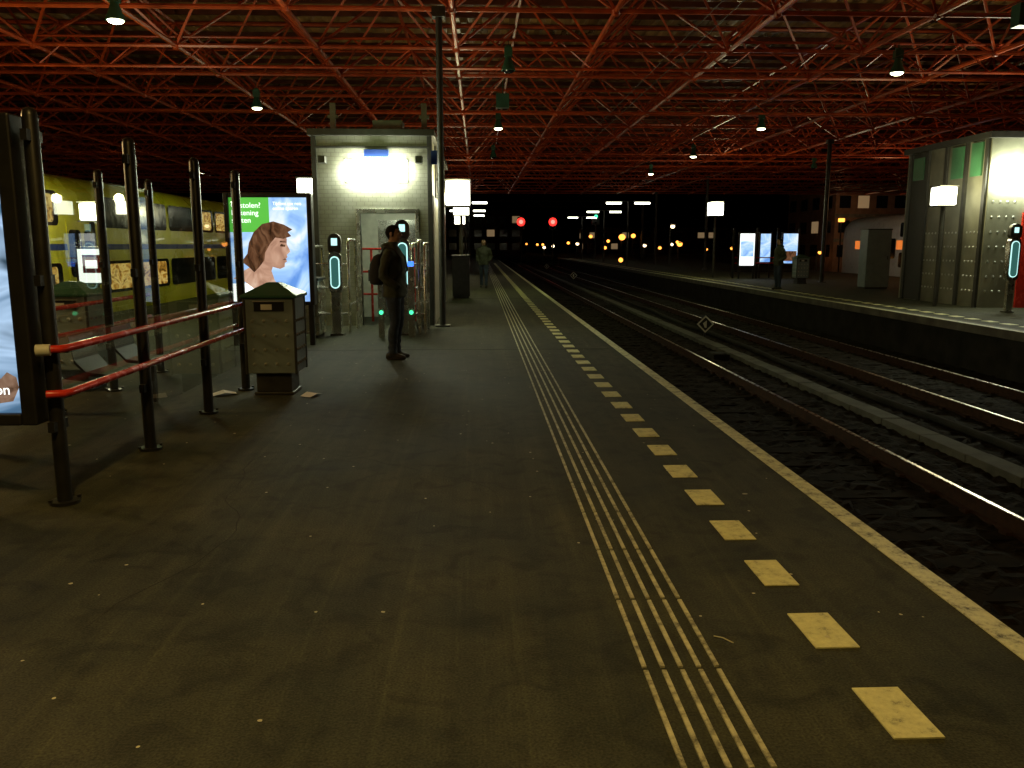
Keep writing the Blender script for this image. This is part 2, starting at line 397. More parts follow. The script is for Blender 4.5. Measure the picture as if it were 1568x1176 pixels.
for yv in (12.0,19.0,25.0,37.0,49.0,61.0):
    n=int((xs[-1]-xs[0])/1.5)
    r.tube([(xs[0],yv+.12,5.35),(xs[-1],yv+.12,5.35)],0.035,0,5)
    for i in range(n):
        a=xs[0]+1.5*i
        r.tube([(a,yv+.12,5.35),(a+0.75,yv+.12,5.95)],0.018,0,4,caps=False); r.tube([(a+0.75,yv+.12,5.95),(a+1.5,yv+.12,5.35)],0.018,0,4,caps=False)
    r.tube([(xs[0],yv+.12,5.95),(xs[-1],yv+.12,5.95)],0.03,0,5)
r.obj('lattice_girders',['red'],parent=roof_root)
d=MB()
xx=xs[0]; prof=[]
while xx<xs[-1]:
    prof+=[(xx,7.76),(xx+0.16,7.76),(xx+0.2,7.86),(xx+0.36,7.86)]; xx+=0.4
n=len(d.v)
for (px,pz) in prof: d.v.append((px,ys[0],pz)); d.v.append((px,ys[-1],pz))
for i in range(len(prof)-1): d.f.append((n+2*i,n+2*i+1,n+2*i+3,n+2*i+2)); d.m.append(0)
d.box(xs[0],ys[0],8.0,xs[-1],ys[-1],8.15,0)
d.obj('roof_deck',['deck'],parent=roof_root)
cmb=MB()
for (x,yv,rr) in ((-0.68,15.8,0.06),(-3.2,34,.085),(-3.2,52,.085),(14.2,34,.085),(14.2,52,.085),(14.2,13,.085),(-3.2,67,.085),(14.2,67,.085)):
    cmb.tube([(x,yv,0),(x,yv,5.7)],rr,0,12); cmb.box(x-0.14,yv-0.14,0,x+0.14,yv+0.14,0.03,0); cmb.box(x-0.12,yv-0.12,5.55,x+0.12,yv+0.12,5.72,0)
cmb.obj('roof_columns',['dark'],parent=roof_root,smooth=40)

def bell_lamp(x,y,z,lit,energy=0,col=(1,0.8,0.4)):
    q=MB(); q.tube([(0,0,0.5),(0,0,ZB-z+0.0)],0.012,1,6)
    q.tube([(0,0,0),(0,0,0.03),(0,0,0.16),(0,0,0.25),(0,0,0.5)],[0.15,0.15,0.10,0.07,0.065],0,14)
    q.box(-0.085,-0.07,0.28,0.085,0.07,0.46,0)
    q.ell((0,0,0.0),(0.13,0.13,0.055),2,14,6)
    o=q.obj('hanging_lamp',['green','dark','hps' if lit else 'windark'],(x,y,z),smooth=40)
    if energy: light('SPOT','bulb',(0,0,-0.12),energy,col,o,0.12,158)
GR=(0.78,1.0,0.36); AM=(1.0,0.64,0.18)
for (x,y,lit,e,c) in ((-5.9,14.6,1,230,GR),(-5.9,23.4,1,200,GR),(-5.9,32.2,1,120,GR),(-5.9,5.8,0,0,GR),
    (0.66,18.3,0,0,GR),(0.66,27.1,1,160,GR),(0.66,9.6,0,0,AM),(0.66,35.8,0,0,GR),
    (8.96,18.2,1,40,GR),(8.96,26.8,1,60,GR),(8.96,35.2,1,80,GR),(8.96,43.8,1,80,GR),(8.96,9.5,0,0,GR),
    (-0.9,1.2,1,660,AM),(-5.9,-2.5,1,180,AM),(16.0,22,1,90,GR),(16,40,0,0,GR)):
    bell_lamp(x,y,5.15,lit,e,c)
q=MB()
for (x,y) in ((0.66,22.5),(8.96,14)):
    q.box(x-.17,y-.12,5.05,x+.17,y+.12,5.4,0); q.tube([(x,y,5.4),(x,y,5.75)],0.012,0,6)
q.obj('hanging_loudspeakers',['green'],bevel=0.02)

# ------------------------------------------------------------------ windscreen shelter (left)
sh=empty('platform_windscreen')
q=MB()
def post(x,y,h=2.27,w=0.043):
    q.tube([(x,y,0.0),(x,y,h-0.03),(x,y,h),(x,y,h+0.015)],[w,w,w*.85,w*.4],0,14)
    q.tube([(x,y,0),(x,y,0.02)],0.085,0,12)
    for a in (-.058,.058): q.tube([(x+a,y+a,0.02),(x+a,y+a,0.035)],0.012,0,6)
    for z in (0.45,1.3,2.1):
        for s_ in (-1,1): q.box(x-0.018,y+s_*0.04,z,x+0.018,y+s_*0.085,z+0.06,0)
FX=-2.49; BX=-3.87
FY=[4.9,6.22,7.6,8.84]; BY=[4.9,6.22,7.6,8.84,10.15]
for y in FY: post(FX,y)
for y in BY: post(BX,y)
q.obj('posts',['black'],parent=sh,smooth=40)
q=MB()
for X,Y in ((FX,FY),(BX,BY)):
    for a,c in zip(Y[:-1],Y[1:]): q.poly([(X,a+0.055,0.30),(X,c-0.055,0.30),(X,c-0.055,2.17),(X,a+0.055,2.17)],0)
q.obj('glass_panes',['glass'],parent=sh)
q=MB()
for z in (0.94,0.68):
    q.tube([(FX+0.0,4.80,z),(FX+0.085,4.83,z),(FX+0.1,4.9,z),(FX+0.1,6,z),(FX+0.1,7.5,z),(FX+0.1,8.85,z),(FX+0.085,8.93,z),(FX,8.96,z)],0.023,0,12)
    q.tube([(BX-0.1,4.83,z),(BX-0.1,10.2,z)],0.023,0,10)
    for y in FY: q.tube([(FX+0.02,y,z-0.02),(FX+0.1,y,z-0.02)],0.012,1,6)
q.tube([(FX-0.02,4.77,0.94),(FX+0.05,4.79,0.94)],0.034,2,10)
q.obj('leaning_rails',['redrail','dark','white'],parent=sh,smooth=50)
q=MB()
for y in (5.6,6.4,7.2,8.0):
    q.rings([[(-3.4+dx,y-0.22,z),(-3.4+dx,y+0.22,z),(-3.4+dx,y+0.22,z+0.03),(-3.4+dx,y-0.22,z+0.03)] for dx,z in ((0,0.75),(0.03,0.55),(0.12,0.45),(0.28,0.43),(0.42,0.46))],0)
q.box(-3.25,5.2,0.36,-3.19,8.4,0.41,0)
for y in (5.4,8.2): q.box(-3.26,y-.03,0,-3.18,y+.03,0.36,0)
q.obj('seats',['dark'],parent=sh,bevel=0.01)

# ------------------------------------------------------------------ advertising display cases
def ad_case(name,x0,x1,y,z0,z1,frame,bgmat,legs=True,thick=0.16,inset=0.03):
    e=empty(name,(x0,y,0)); W=x1-x0
    q=MB()
    q.box(0,-thick/2,z0,frame,thick/2,z1,0); q.box(W-frame,-thick/2,z0,W,thick/2,z1,0)
    q.box(frame,-thick/2,z1-frame,W-frame,thick/2,z1,0); q.box(frame,-thick/2,z0,W-frame,thick/2,z0+frame*0.8,0)
    q.box(frame,-0.02+0.0,z0+frame*0.8,W-frame,thick/2-0.01,z1-frame,0)
    if legs:
        for x in (inset,W-inset-0.08): q.box(x,-0.05,0,x+0.08,0.05,z0,0)
    q.obj('case_frame',['black'],parent=e,bevel=0.012)
    q=MB(); q.box(frame,-0.045,z0+frame*0.8,W-frame,-0.025,z1-frame,0); q.obj('backlit_poster',[bgmat],parent=e)
    return e,W
M['ad1']=gradient_emat('poster_blue_photo',[(0.01,0.03,0.06),(0.07,0.17,0.30),(0.45,0.65,0.90),(0.03,0.07,0.11)],1.6,1.0,(0.5,1,1.6))
M['ad2']=gradient_emat('poster_sky_photo',[(0.12,0.30,0.75),(0.4,0.65,1.0),(0.95,1,1)],1.5,1.1)
M['adg']=emat('poster_green',(0.10,0.50,0.06),1.1); M['adw']=emat('poster_white',(0.95,1.0,0.95),1.6)
M['adskin']=nosample(gradient_emat('poster_skin',[(0.40,0.20,0.13),(0.70,0.40,0.27),(0.9,0.62,0.45)],3,0.8))
M['adhair']=nosample(gradient_emat('poster_hair',[(0.03,0.012,0.006),(0.22,0.09,0.04),(0.4,0.2,0.1)],9,0.5,(1,1,0.4)))
e,W=ad_case('advertising_display_case',-3.80,-2.545,4.86,0.5,2.24,0.09,'ad1',inset=0.55)
text('pn',0.085,(W-0.235,-0.052,0.68),M['adw'],e)
q=MB()
hx=W-0.16;hz=0.80
q.poly([(hx-0.25,-0.050,hz-0.2),(hx+0.02,-0.050,hz-0.16),(hx+0.06,-0.050,hz-0.08),(hx+0.05,-0.050,hz-0.02),(hx-0.0,-0.050,hz+0.01),(hx-0.04,-0.050,hz-0.03),(hx-0.05,-0.050,hz+0.03),(hx-0.1,-0.050,hz+0.05),(hx-0.16,-0.050,hz),(hx-0.25,-0.050,hz-0.02)],0)
M['adhand']=nosample(gradient_emat('poster_hand_skin',[(0.10,0.05,0.03),(0.35,0.2,0.13),(0.5,0.32,0.22)],9,0.6))
q.obj('poster_hand',['adhand'],parent=e)
e,W=ad_case('advertising_display_case',-3.8,-2.5,12.9,0.62,2.3,0.07,'ad2',thick=0.2)
q=MB(); y=-0.05
q.box(0.07,y,1.72,0.66,y+0.004,2.23,0)
q.box(0.07,y,0.68,0.42,y+0.004,0.95,1)
def P(pts,dy,m): q.poly([(a,y-dy,c) for a,c in pts],m)
P([(0.08,1.02),(0.22,1.0),(0.5,0.78),(0.66,0.70),(0.84,0.69),(0.80,0.86),(0.70,1.0),(0.66,1.14),(0.68,1.2),(0.79,1.17),(0.86,1.2),(0.865,1.26),(0.90,1.28),(0.885,1.32),(0.91,1.35),(0.90,1.38),(0.955,1.43),(0.94,1.47),(0.905,1.54),(0.91,1.62),(0.86,1.72),(0.6,1.76),(0.45,1.6),(0.42,1.4),(0.38,1.22),(0.2,1.12)],.002,2)
P([(0.86,1.62),(0.98,1.66),(0.93,1.72),(1.0,1.76),(0.88,1.83),(0.72,1.88),(0.55,1.84),(0.42,1.72),(0.34,1.56),(0.31,1.4),(0.22,1.28),(0.32,1.2),(0.40,1.12),(0.48,1.2),(0.56,1.3),(0.58,1.42),(0.66,1.55),(0.74,1.64)],.006,3)
P([(0.80,1.51),(0.88,1.50),(0.885,1.53),(0.82,1.545)],.008,3); P([(0.83,1.305),(0.90,1.31),(0.87,1.325)],.008,3); P([(0.8,1.57),(0.9,1.565),(0.89,1.58),(0.81,1.59)],.008,3)
q.obj('poster_artwork',['adg','adw','adskin','adhair'],parent=e)
text('Gestolen?\nRekening\nsluiten',0.11,(0.1,y-0.012,2.08),M['adw'],e)
text('Tijdens uw reis\nonline sparen',0.07,(0.72,y-0.012,2.12),M['adw'],e)

e,W=ad_case('information_board',-6.95,-6.4,14.8,0.85,1.5,0.04,'adw',thick=0.1)
q=MB(); q.box(0.12,-0.055,1.05,0.42,-0.05,1.36,0); q.box(0.17,-0.06,1.13,0.37,-0.056,1.27,1); q.obj('board_print',['redrail','adw'],parent=e)

def bin_(x,y,s=1.0,rz=0):
    e=empty('litter_bin',(x,y,0),rz); w=0.25*s
    q=MB(); q.box(-w*.8,-w*.8,0,w*.8,w*.8,0.035,1); q.box(-w*.72,-w*.72,0.035,w*.72,w*.72,0.235,1)
    q.box(-w,-w,0.235,w,w,1.0,0)
    for a in (-1,1):
        for c in (-1,1): q.box(a*(w-.015),c*(w-.015),0.235-0.01,a*(w+.012),c*(w+.012),1.02,1)
    q.obj('body',['studgrey','dark'],parent=e,bevel=0.01)
    q=MB(); t=w+0.03
    q.rings([[(-t,-t,1.0),(t,-t,1.0),(t,t,1.0),(-t,t,1.0)],[(-t,-t,1.03),(t,-t,1.03),(t,t,1.03),(-t,t,1.03)],[(-.06,-.06,1.15),(.06,-.06,1.15),(.06,.06,1.15),(-.06,.06,1.15)]],0)
    q.obj('lid',['green'],parent=e,bevel=0.008)
    q=MB()
    for f in (-1,1):
        q.box(-0.15,f*w,0.87,0.15,f*(w+0.008),0.965,0)
        q.box(-0.16,f*w,0.965,0.16,f*(w+0.02),0.975,1); q.box(-0.08,f*(w+0.008),0.885,0.03,f*(w+0.012),0.94,2)
        for i in range(4):
            for k in range(4):
                xx=-0.17+0.34*i/3; zz=0.33+0.44*k/3
                q.tube([(xx,f*w,zz),(xx,f*(w+0.016),zz)],[0.020,0.010],1,8)
                q.tube([(w*1.0,xx,zz),(w+0.016,xx,zz)],[0.020,0.010],1,8)
                q.tube([(-w*1.0,xx,zz),(-w-0.016,xx,zz)],[0.020,0.010],1,8)
    q.obj('slot_and_studs',['black','stud','paper'],parent=e)
bin_(-2.11,8.7); bin_(-4.3,9.0); bin_(12.9,33)

# ------------------------------------------------------------------ lift building
lb=empty('lift_building')
x0,x1,y0,y1,H=-3.05,-0.88,16.0,23.0,3.52
dx0,dx1,dh=-2.22,-1.18,2.12
q=MB()
q.box(x0,y0,0,dx0,y0+0.2,H,0); q.box(dx1,y0,0,x1,y0+0.2,H,0); q.box(dx0,y0,dh,dx1,y0+0.2,H,0)
q.box(x0,y0+0.2,0,x0+0.2,y1,H,0); q.box(x1-0.2,y0+0.2,0,x1,y1,H,0); q.box(x0+0.2,y1-0.2,0,x1-0.2,y1,H,0)
q.obj('walls',['tile'],parent=lb)
q=MB(); q.box(x0-0.08,y0-0.1,H,x1+0.08,y1+0.1,H+0.12,0)
q.box(x0-0.03,y0-0.03,0,x0+0.06,y0+0.06,H,1); q.box(x1-0.06,y0-0.03,0,x1+0.03,y0+0.06,H,1)
for y in (17.5,19.2,21): q.box(x1,y,0,x1+0.03,y+0.08,H,1)
q.box(dx0-0.07,y0-0.03,0,dx0,y0+0.12,dh,2); q.box(dx1,y0-0.03,0,dx1+0.07,y0+0.12,dh,2); q.box(dx0-0.07,y0-0.03,dh,dx1+0.07,y0+0.12,dh+0.08,2)
q.box(x0-0.03,y0-0.032,3.3,x1+0.03,y0-0.0,3.34,1)
q.obj('trim',['dark','dark','stainless'],parent=lb,bevel=0.006)
q=MB(); q.box(dx0-0.3,y0+2.0,0,dx1+0.3,y0+2.05,2.6,0); q.box(dx0-0.3,y0+0.2,2.45,dx1+0.3,y0+2.0,2.5,0)
q.box(dx0-0.34,y0+0.2,0,dx0-0.3,y0+2,2.45,0); q.box(dx1+0.3,y0+0.2,0,dx1+0.34,y0+2,2.45,0)
q.box(dx0+0.1,y0+1.97,0.02,dx1-0.1,y0+1.995,2.05,1); q.box(-1.71,y0+1.955,0.02,-1.69,y0+1.968,2.05,2)
q.obj('lift_lobby',['white','stainless','black'],parent=lb)
q=MB()
for xx in (dx0+0.08,-1.7,dx1-0.08):
    q.tube([(xx,y0+0.9,0),(xx,y0+0.9,1.45)],0.025,0,8)
for z in (0.55,1.0,1.45): q.tube([(dx0-0.25,y0+0.9,z),(dx1+0.25,y0+0.9,z)],0.022,0,8)
q.obj('handrails',['redrail'],parent=lb,smooth=40)
q=MB(); q.box(dx0+0.2,y0+0.6,2.40,dx1-0.2,y0+0.9,2.445,0); q.obj('lobby_lamp',['lampwhite'],parent=lb)
light('POINT','lobby_bulb',(-1.7,y0+0.8,2.25),9,(0.85,1,0.7),lb,0.1)
q=MB(); q.box(-2.44,y0-0.17,2.70,-1.32,y0-0.03,3.08,0); q.obj('facade_lamp_tubes',['facade'],parent=lb)
q=MB(); q.box(-2.46,y0-0.03,2.68,-1.3,y0-0.002,3.1,0); q.box(-2.1,y0-0.1,3.14,-1.65,y0-0.02,3.27,1)
q.obj('lamp_back_plate',['grey','trainblue'],parent=lb)
q=MB()
for xx in (-2.7,-1.0):
    q.box(xx-0.05,y0+0.2,H+0.12,xx+0.05,y0+0.3,H+0.62,0); q.box(xx-0.09,y0+0.18,H+0.35,xx+0.09,y0+0.32,H+0.4,0)
q.box(-1.95,y0+0.1,H+0.12,-1.4,y0+0.6,H+0.3,0)
for xx in (-2.9,-1.15):
    q.tube([(xx,y0-0.02,3.15),(xx+0.1,y0-0.3,3.1)],0.02,1,6); q.box(xx+0.02,y0-0.45,3.0,xx+0.14,y0-0.2,3.12,1)
q.box(-0.86,15.85,3.0,-0.75,15.9,3.25,2)
q.obj('roof_fittings',['grey','dark','trainblue'],parent=lb)
light('POINT','facade_fill',(-1.88,y0-1.2,3.0),18,(0.7,1,0.36),lb,0.2)

def cube_lamp(x,y,z,s,arm=None,pole=True,e=60,col=(1.0,0.90,0.46)):
    o=empty('cube_street_lamp',(x,y,0))
    q=MB(); q.box(-s/2,-s/2,z-s/2,s/2,s/2,z+s/2,0); q.obj('lit_cube',['lampwhite'],parent=o,bevel=0.03)
    q=MB(); q.box(-s/2-.02,-s/2-.02,z+s/2+.002,s/2+.02,s/2+.02,z+s/2+.03,0); q.box(-s/2-.02,-s/2-.02,z-s/2-.03,s/2+.02,s/2+.02,z-s/2-.002,0)
    if pole: q.tube([(0,0,0),(0,0,z-s/2-.03)],0.05,0,10)
    if arm: q.tube([(0,0,z+s/2+.03),(arm,0,z+s/2+.03)],0.03,0,8)
    q.obj('housing',['dark'],parent=o)
    if e:
        light('POINT','bulb',(0,-s/2-0.25,z+s/2+0.1),e,col,o,0.2)
cube_lamp(-0.42,18.0,2.6,0.5,arm=-0.46,pole=False,e=75)
cube_lamp(-3.35,17.2,2.6,0.46,arm=0.3,pole=False,e=0)
cube_lamp(11.55,20.6,2.72,0.44,e=75)
cube_lamp(11.2,39.5,3.2,0.6,e=110)
cube_lamp(-0.55,28,2.75,0.5,e=80)
cube_lamp(-0.9,42,2.8,0.5,e=90)
cube_lamp(-7.4,16.5,2.15,0.32,e=150,col=(1,0.95,0.55))  # added lamp: stands in for a reflection in the glass, lights the train side
cube_lamp(-7.2,8.2,2.9,0.5,e=300,col=(1,0.62,0.22))  # unseen lamp added left of the view to warm the roof and light the train

def validator(x,y,h,s=1.0,rz=0):
    o=empty('card_validator',(x,y,0),rz)
    q=MB()
    def capsule(yy0,yy1,w,z0,z1,m):
        pts=[]; k=10
        for i in range(k+1): a=math.pi*i/k; pts.append((w*math.cos(a),z1-w+w*math.sin(a)))
        for i in range(k+1): a=math.pi+math.pi*i/k; pts.append((w*math.cos(a),z0+w+w*math.sin(a)))
        q.rings([[(p_[0],yy0,p_[1]) for p_ in pts],[(p_[0],yy1,p_[1]) for p_ in pts]],m)
    capsule(-0.07,0.07,0.11*s,0.70,h-0.3,0); capsule(-0.078,-0.072,0.080*s,0.80,h-0.38,1); capsule(-0.086,-0.08,0.062*s,0.82,h-0.40,3)
    capsule(-0.06,0.06,0.11*s,h-0.36,h,2)
    q.box(-0.05,-0.066,h-0.2,0.05,-0.06,h-0.08,1); 
    q.box(-0.07,-0.05,0,0.07,0.05,0.8,0); q.box(-0.11,-0.09,0,0.11,0.09,0.03,2)
    q.obj('validator_post',['stainless','cyan','grey','cyan2'],parent=o,smooth=40)
    return o
validator(-2.42,14.3,1.72); validator(-1.28,14.3,1.95,1.1); validator(-2.98,14.6,1.5)
def gate(x0_,x1_,y,hs):
    o=empty('access_gate',(x0_,y,0)); q=MB(); W=x1_-x0_
    for i,h in enumerate(hs):
        xx=W*i/(len(hs)-1) if len(hs)>1 else 0
        q.tube([(xx,0,0),(xx,0,h-0.08),(xx,0.03,h-0.02),(xx,0.1,h),(xx,0.8,h),(xx,0.87,h-0.02),(xx,0.9,h-0.08),(xx,0.9,0)],0.026,0,8)
        q.tube([(xx,0,0.5),(xx,0.9,0.5)],0.018,0,8)
    for z in (0.35,0.8,1.2): q.tube([(0,0,z),(W,0,z)],0.018,0,8)
    q.obj('gate_tubes',['stainless'],parent=o,smooth=50)
gate(-2.85,-2.25,14.6,[1.5,1.62,1.62]); gate(-1.12,-0.92,14.4,[1.55,1.6,1.55])
def cabinet(name,x,y,w,d_,h,m='grey'):
    q=MB(); q.box(-w/2,-d_/2,0.05,w/2,d_/2,h,0); q.box(-w/2+.03,-d_/2+.03,0,w/2-.03,d_/2-.03,0.05,1)
    q.box(-w/2-.02,-d_/2-.02,h,w/2+.02,d_/2+.02,h+.04,1); q.box(-w/2+.05,-d_/2-.008,0.12,w/2-.05,-d_/2,h-.06,0); q.box(w/2-.12,-d_/2-.03,h*.5,w/2-.09,-d_/2-.008,h*.5+.12,1)
    q.obj(name,[m,'dark'],(x,y,0),bevel=0.008)
cabinet('gate_cabinet',-2.72,14.15,0.16,0.7,0.95,'stainless'); cabinet('gate_cabinet',-1.35,14.9,0.22,0.9,1.0,'stainless')
cabinet('equipment_cabinet',14.1,29.3,0.85,0.6,2.05,'studgrey'); cabinet('equipment_cabinet',-0.5,24.5,0.5,0.5,1.2,'dark')
q=MB(); q.box(-0.05,-0.02,1.18,0.05,0.02,1.26,0); q.ell((0,-0.03,0.42),(0.035,0.02,0.035),1); q.box(-0.05,-0.01,0,0.05,0.01,1.17,2)
q.obj('ticket_reader',['bluel','greenl','stainless'],(-1.12,13.9,0.0)); q.obj('ticket_reader',['windark','greenl','stainless'],(-1.62,13.9,0.0))

# ------------------------------------------------------------------ right-hand service building
rb=empty('service_building')
q=MB(); q.box(12.3,20.0,0,17.5,23.9,4.05,0); q.obj('walls',['tile2'],parent=rb)
q=MB(); q.box(12.2,19.9,4.05,17.6,24,4.2,0)
for y in (20.05,20.9,21.8,22.7,23.6): q.box(12.24,y,0,12.3,y+0.12,4.05,0)
q.box(12.27,22.85,0.02,12.298,23.58,4.03,0)
q.box(12.25,22.95,3.3,12.268,23.5,3.9,1); q.box(12.25,21.1,3.2,12.298,21.6,3.98,1); q.box(12.25,20.3,3.2,12.298,20.75,4.0,1)
q.box(13.2,19.95,0,14.6,19.998,2.3,2)
q.obj('trim',['dark','greenwall','redrail'],parent=rb)
q=MB()
for i in range(22):
    for k in range(5):
        y=20.25+ i*0.16
        if (i%6)==4: continue
        z=0.4+k*0.36
        q.tube([(12.3,y,z),(12.285,y,z)],[0.03,0.02],0,7)
for i in range(4):
    for k in range(7): q.tube([(12.45+i*0.18,20.0,0.4+k*0.36),(12.45+i*0.18,19.985,0.4+k*0.36)],[0.03,0.02],0,7)
q.obj('studs',['stud'],parent=rb)
q=MB(); q.box(12.40,19.76,2.92,13.6,19.97,3.45,0); q.obj('facade_lamp_tubes',['facade'],parent=rb)
light('POINT','facade_fill',(12.0,19.2,3.2),28,(1,1,0.46),rb,0.15)
validator(12.15,18.6,2.0,1.2)

e,W=ad_case('advertising_display_case',11.9,12.7,38.0,0.55,2.1,0.06,'adw'); q=MB(); q.box(0.1,-0.055,1.0,0.7,-0.05,1.7,0); q.obj('poster_artwork',['ad2'],parent=e)
e,W=ad_case('advertising_display_case',13.05,13.65,38.6,0.7,2.1,0.06,'ad2')
e,W=ad_case('advertising_display_case',13.9,14.7,38.0,0.65,2.1,0.06,'ad2'); q=MB(); q.box(0.1,-0.055,0.8,0.7,-0.05,1.25,0); q.obj('poster_artwork',['adhair'],parent=e)
q=MB()
for x in (11.75,12.85,13.8,14.8): q.box(x-.04,38.2,0,x+.04,38.28,2.3,0)
for z in (0.7,0.95): q.tube([(11.8,38.1,z),(14.8,38.1,z)],0.025,1,8)
q.box(11.8,38.22,0.3,14.8,38.25,0.36,0)
q.obj('platform_windscreen',['black','redrail'])

# ------------------------------------------------------------------ trains
def train(name,x0_,x1_,y0_,y1_,body,band,winm,top=3.05,bz=(1.42,1.55),litp=0.45):
    rt=random.Random(5)
    o=empty(name); w=(x1_-x0_)/2; xc=(x0_+x1_)/2
    def sec(y,sc,zs=1.0):
        P_=[(-w,-0.45),(-w,2.3),(-w*.96,2.65),(-w*.8,2.92),(-w*.5,top),(w*.5,top),(w*.8,2.92),(w*.96,2.65),(w,2.3),(w,-0.45),(w*.9,-0.6),(-w*.9,-0.6)]
        return [(xc+a*sc,y,-0.6+(b_+0.6)*zs) for a,b_ in P_]
    q=MB(); rs=[sec(y0_,1),sec(y1_-2,1),sec(y1_-1,0.98,0.99),sec(y1_-0.4,0.92,0.95),sec(y1_,0.8,0.8)]
    q.rings(rs,0); q.obj('body',[body],parent=o,smooth=40)
    q=MB()
    def rpane(sx,sg,ya,yb,za,zb,off,m,rd=0.12):
        pts=[]
        for (cy,cz,a0) in ((yb-rd,zb-rd,0),(ya+rd,zb-rd,90),(ya+rd,za+rd,180),(yb-rd,za+rd,270)):
            for k in range(5): a=R(a0+k*22.5); pts.append((cy+rd*math.cos(a),cz+rd*math.sin(a)))
        q.rings([[(sx,p_[0],p_[1]) for p_ in pts],[(sx+sg*off,p_[0],p_[1]) for p_ in pts]],m)
    for sx,sg in ((x0_,-1),(x1_,1)):
        q.box(sx,y0_+.1,bz[0],sx+sg*0.006,y1_-2.2,bz[1],0)
        y=y0_+0.6;i=0
        while y<y1_-5:
            if i%4==3:
                q.box(sx,y+.1,-0.1,sx+sg*0.02,y+1.5,2.05,3)
                for dd in (0.15,0.85): rpane(sx,sg,y+dd,y+dd+0.55,0.85,1.85,0.028,2)
                y+=1.9
            else:
                # long dark glazing band, saloon windows behind it
                rpane(sx,sg,y,y+3.9,1.92,2.62,0.010,2); rpane(sx,sg,y,y+3.9,0.42,1.16,0.010,2)
                for k in range(2):
                    for za,zb in ((1.99,2.55),(0.49,1.09)):
                        if rt.random()<litp: rpane(sx+sg*0.008,sg,y+0.12+1.9*k,y+1.80+1.9*k,za,zb,0.006,1,0.09)
                y+=4.1
            i+=1
    q.obj('windows_and_doors',[band,winm,'windark',body],parent=o)
    q=MB(); y=y0_+2
    while y<y1_-2:
        for sx in (x0_+.55,x1_-.55): q.tube([(sx-.06,y,-0.4+0.02),(sx+.06,y,-0.38)],0.36,0,16)
        y+= 2.5 if int(y)%3 else 6
    q.box(x0_+.3,y0_+1,-0.75,x1_-.3,y1_-2,-0.55,0)
    q.obj('bogies',['black'],parent=o)
train('double_deck_train',-11.5,-8.62,5.0,58.0,'trainyellow','trainblue','winlit',litp=0.5)
train('passenger_train',20.9,23.8,14.0,48.0,'trainwhite','trainorange','windark',bz=(1.3,1.75))

# ------------------------------------------------------------------ distant things
def tlamp(x,y,z):
    o=empty('twin_arm_lamp_post',(x,y,0)); q=MB(); q.tube([(0,0,0),(0,0,z+0.1)],[0.08,0.05],0,8); q.tube([(-1.5,0,z+0.1),(1.5,0,z+0.1)],0.03,0,6)
    for s in (-1,1): q.box(s*0.5,-0.12,z+0.03,s*1.6,0.12,z+0.1,0)
    q.obj('post',['dark'],parent=o)
    q=MB()
    for s in (-1,1): q.box(s*0.5,-0.13,z-0.1,s*1.55,0.11,z+0.03,0)
    q.obj('fluorescent_tubes',['lampwhite'],parent=o)
for x,y in ((10.7,60),(11.4,76),(11.4,92),(-0.9,60),(-0.9,74),(-0.9,86)): tlamp(x,y,4.5)
def slamp(x,y,h,m,r_=0.3):
    q=MB(); q.tube([(0,0,-1),(0,0,h)],[0.1,0.05],0,6); q.tube([(0,0,h),(0,-0.6,h+0.2)],0.04,0,6); q.box(-0.15,-0.95,h+0.12,0.15,-0.45,h+0.26,0)
    q.ell((0,-0.7,h+0.02),(r_,r_,r_*0.9),1,10,6)
    q.obj('street_lamp',['dark',m],(x,y,0))
rnd=random.Random(3)
for (x,y,h,m,rr) in ((18.8,110,2.5,'warm',.44),(27.7,150,3.1,'warm',.42),(21.6,90,1.6,'warm',.30),(13.8,60,2.8,'warmw',.16),(37.0,95,2.0,'warm',.42),(45.6,110,2.6,'warm',.32),(17.7,150,1.7,'warmw',.3),(21.4,160,3.1,'warm',.35),(15.7,200,.9,'warmw',.36),(17.8,200,1.2,'warmw',.38),(11.3,250,1.9,'warm',.36),(7.7,260,1.9,'warm',.4),(13.8,240,1.8,'warm',.3),(16.9,240,1.6,'warm',.36),(32.7,120,.9,'warm',.25),(36.9,170,.9,'warm',.36),(32.8,80,.8,'warm',.2),(27.8,140,1.4,'warmw',.3),(27.2,180,.9,'warm',.38),(23.6,220,2,'warm',.4),(45.6,150,.9,'warm',.3),(-2,230,1.8,'warm',.4),(2,210,1.5,'warmw',.3),(31,200,2.4,'warm',.4),(50,210,2.2,'warm',.4),(44,190,1.6,'warmw',.35),(20,260,1.6,'warm',.4)):
    slamp(x,y,h,m,rr)
def signal(x,y,z,r_=0.3,m='redl',core='redcore'):
    q=MB(); q.tube([(0,0.2,-1),(0,0.2,z+0.5)],0.09,0,8); q.box(-0.42,-0.02,z-0.9,0.42,0.15,z+0.6,0)
    q.ell((0,-0.08,z),(r_,0.09,r_),1,18,8); q.ell((0,-0.16,z),(r_*.5,0.05,r_*.5),2,12,6); q.ell((0,-0.03,z-0.65),(r_*.5,0.04,r_*.5),3,12,6)
    q.tube([(0,-0.35,z+r_+.03),(0,-0.02,z+r_+.05)],0.05,0,6)
    q.box(-0.5,0.1,-1,0.5,0.3,-0.7,0)
    q.obj('railway_signal',['black',m,core,'windark'],(x,y,0))
signal(5.25,103,4.3,0.5); signal(9.15,103,4.3,0.5); signal(-1.9,98,4.2,0.42); signal(12.9,92,4.6,0.2,'greenl','greenl')
q=MB(); q.tube([(0,0,0),(0,0,0.35)],0.04,0,8); q.ell((0,-0.03,0.42),(0.17,0.08,0.17),1); q.obj('marker_lamp',['dark','warm'],(10.6,62,0))
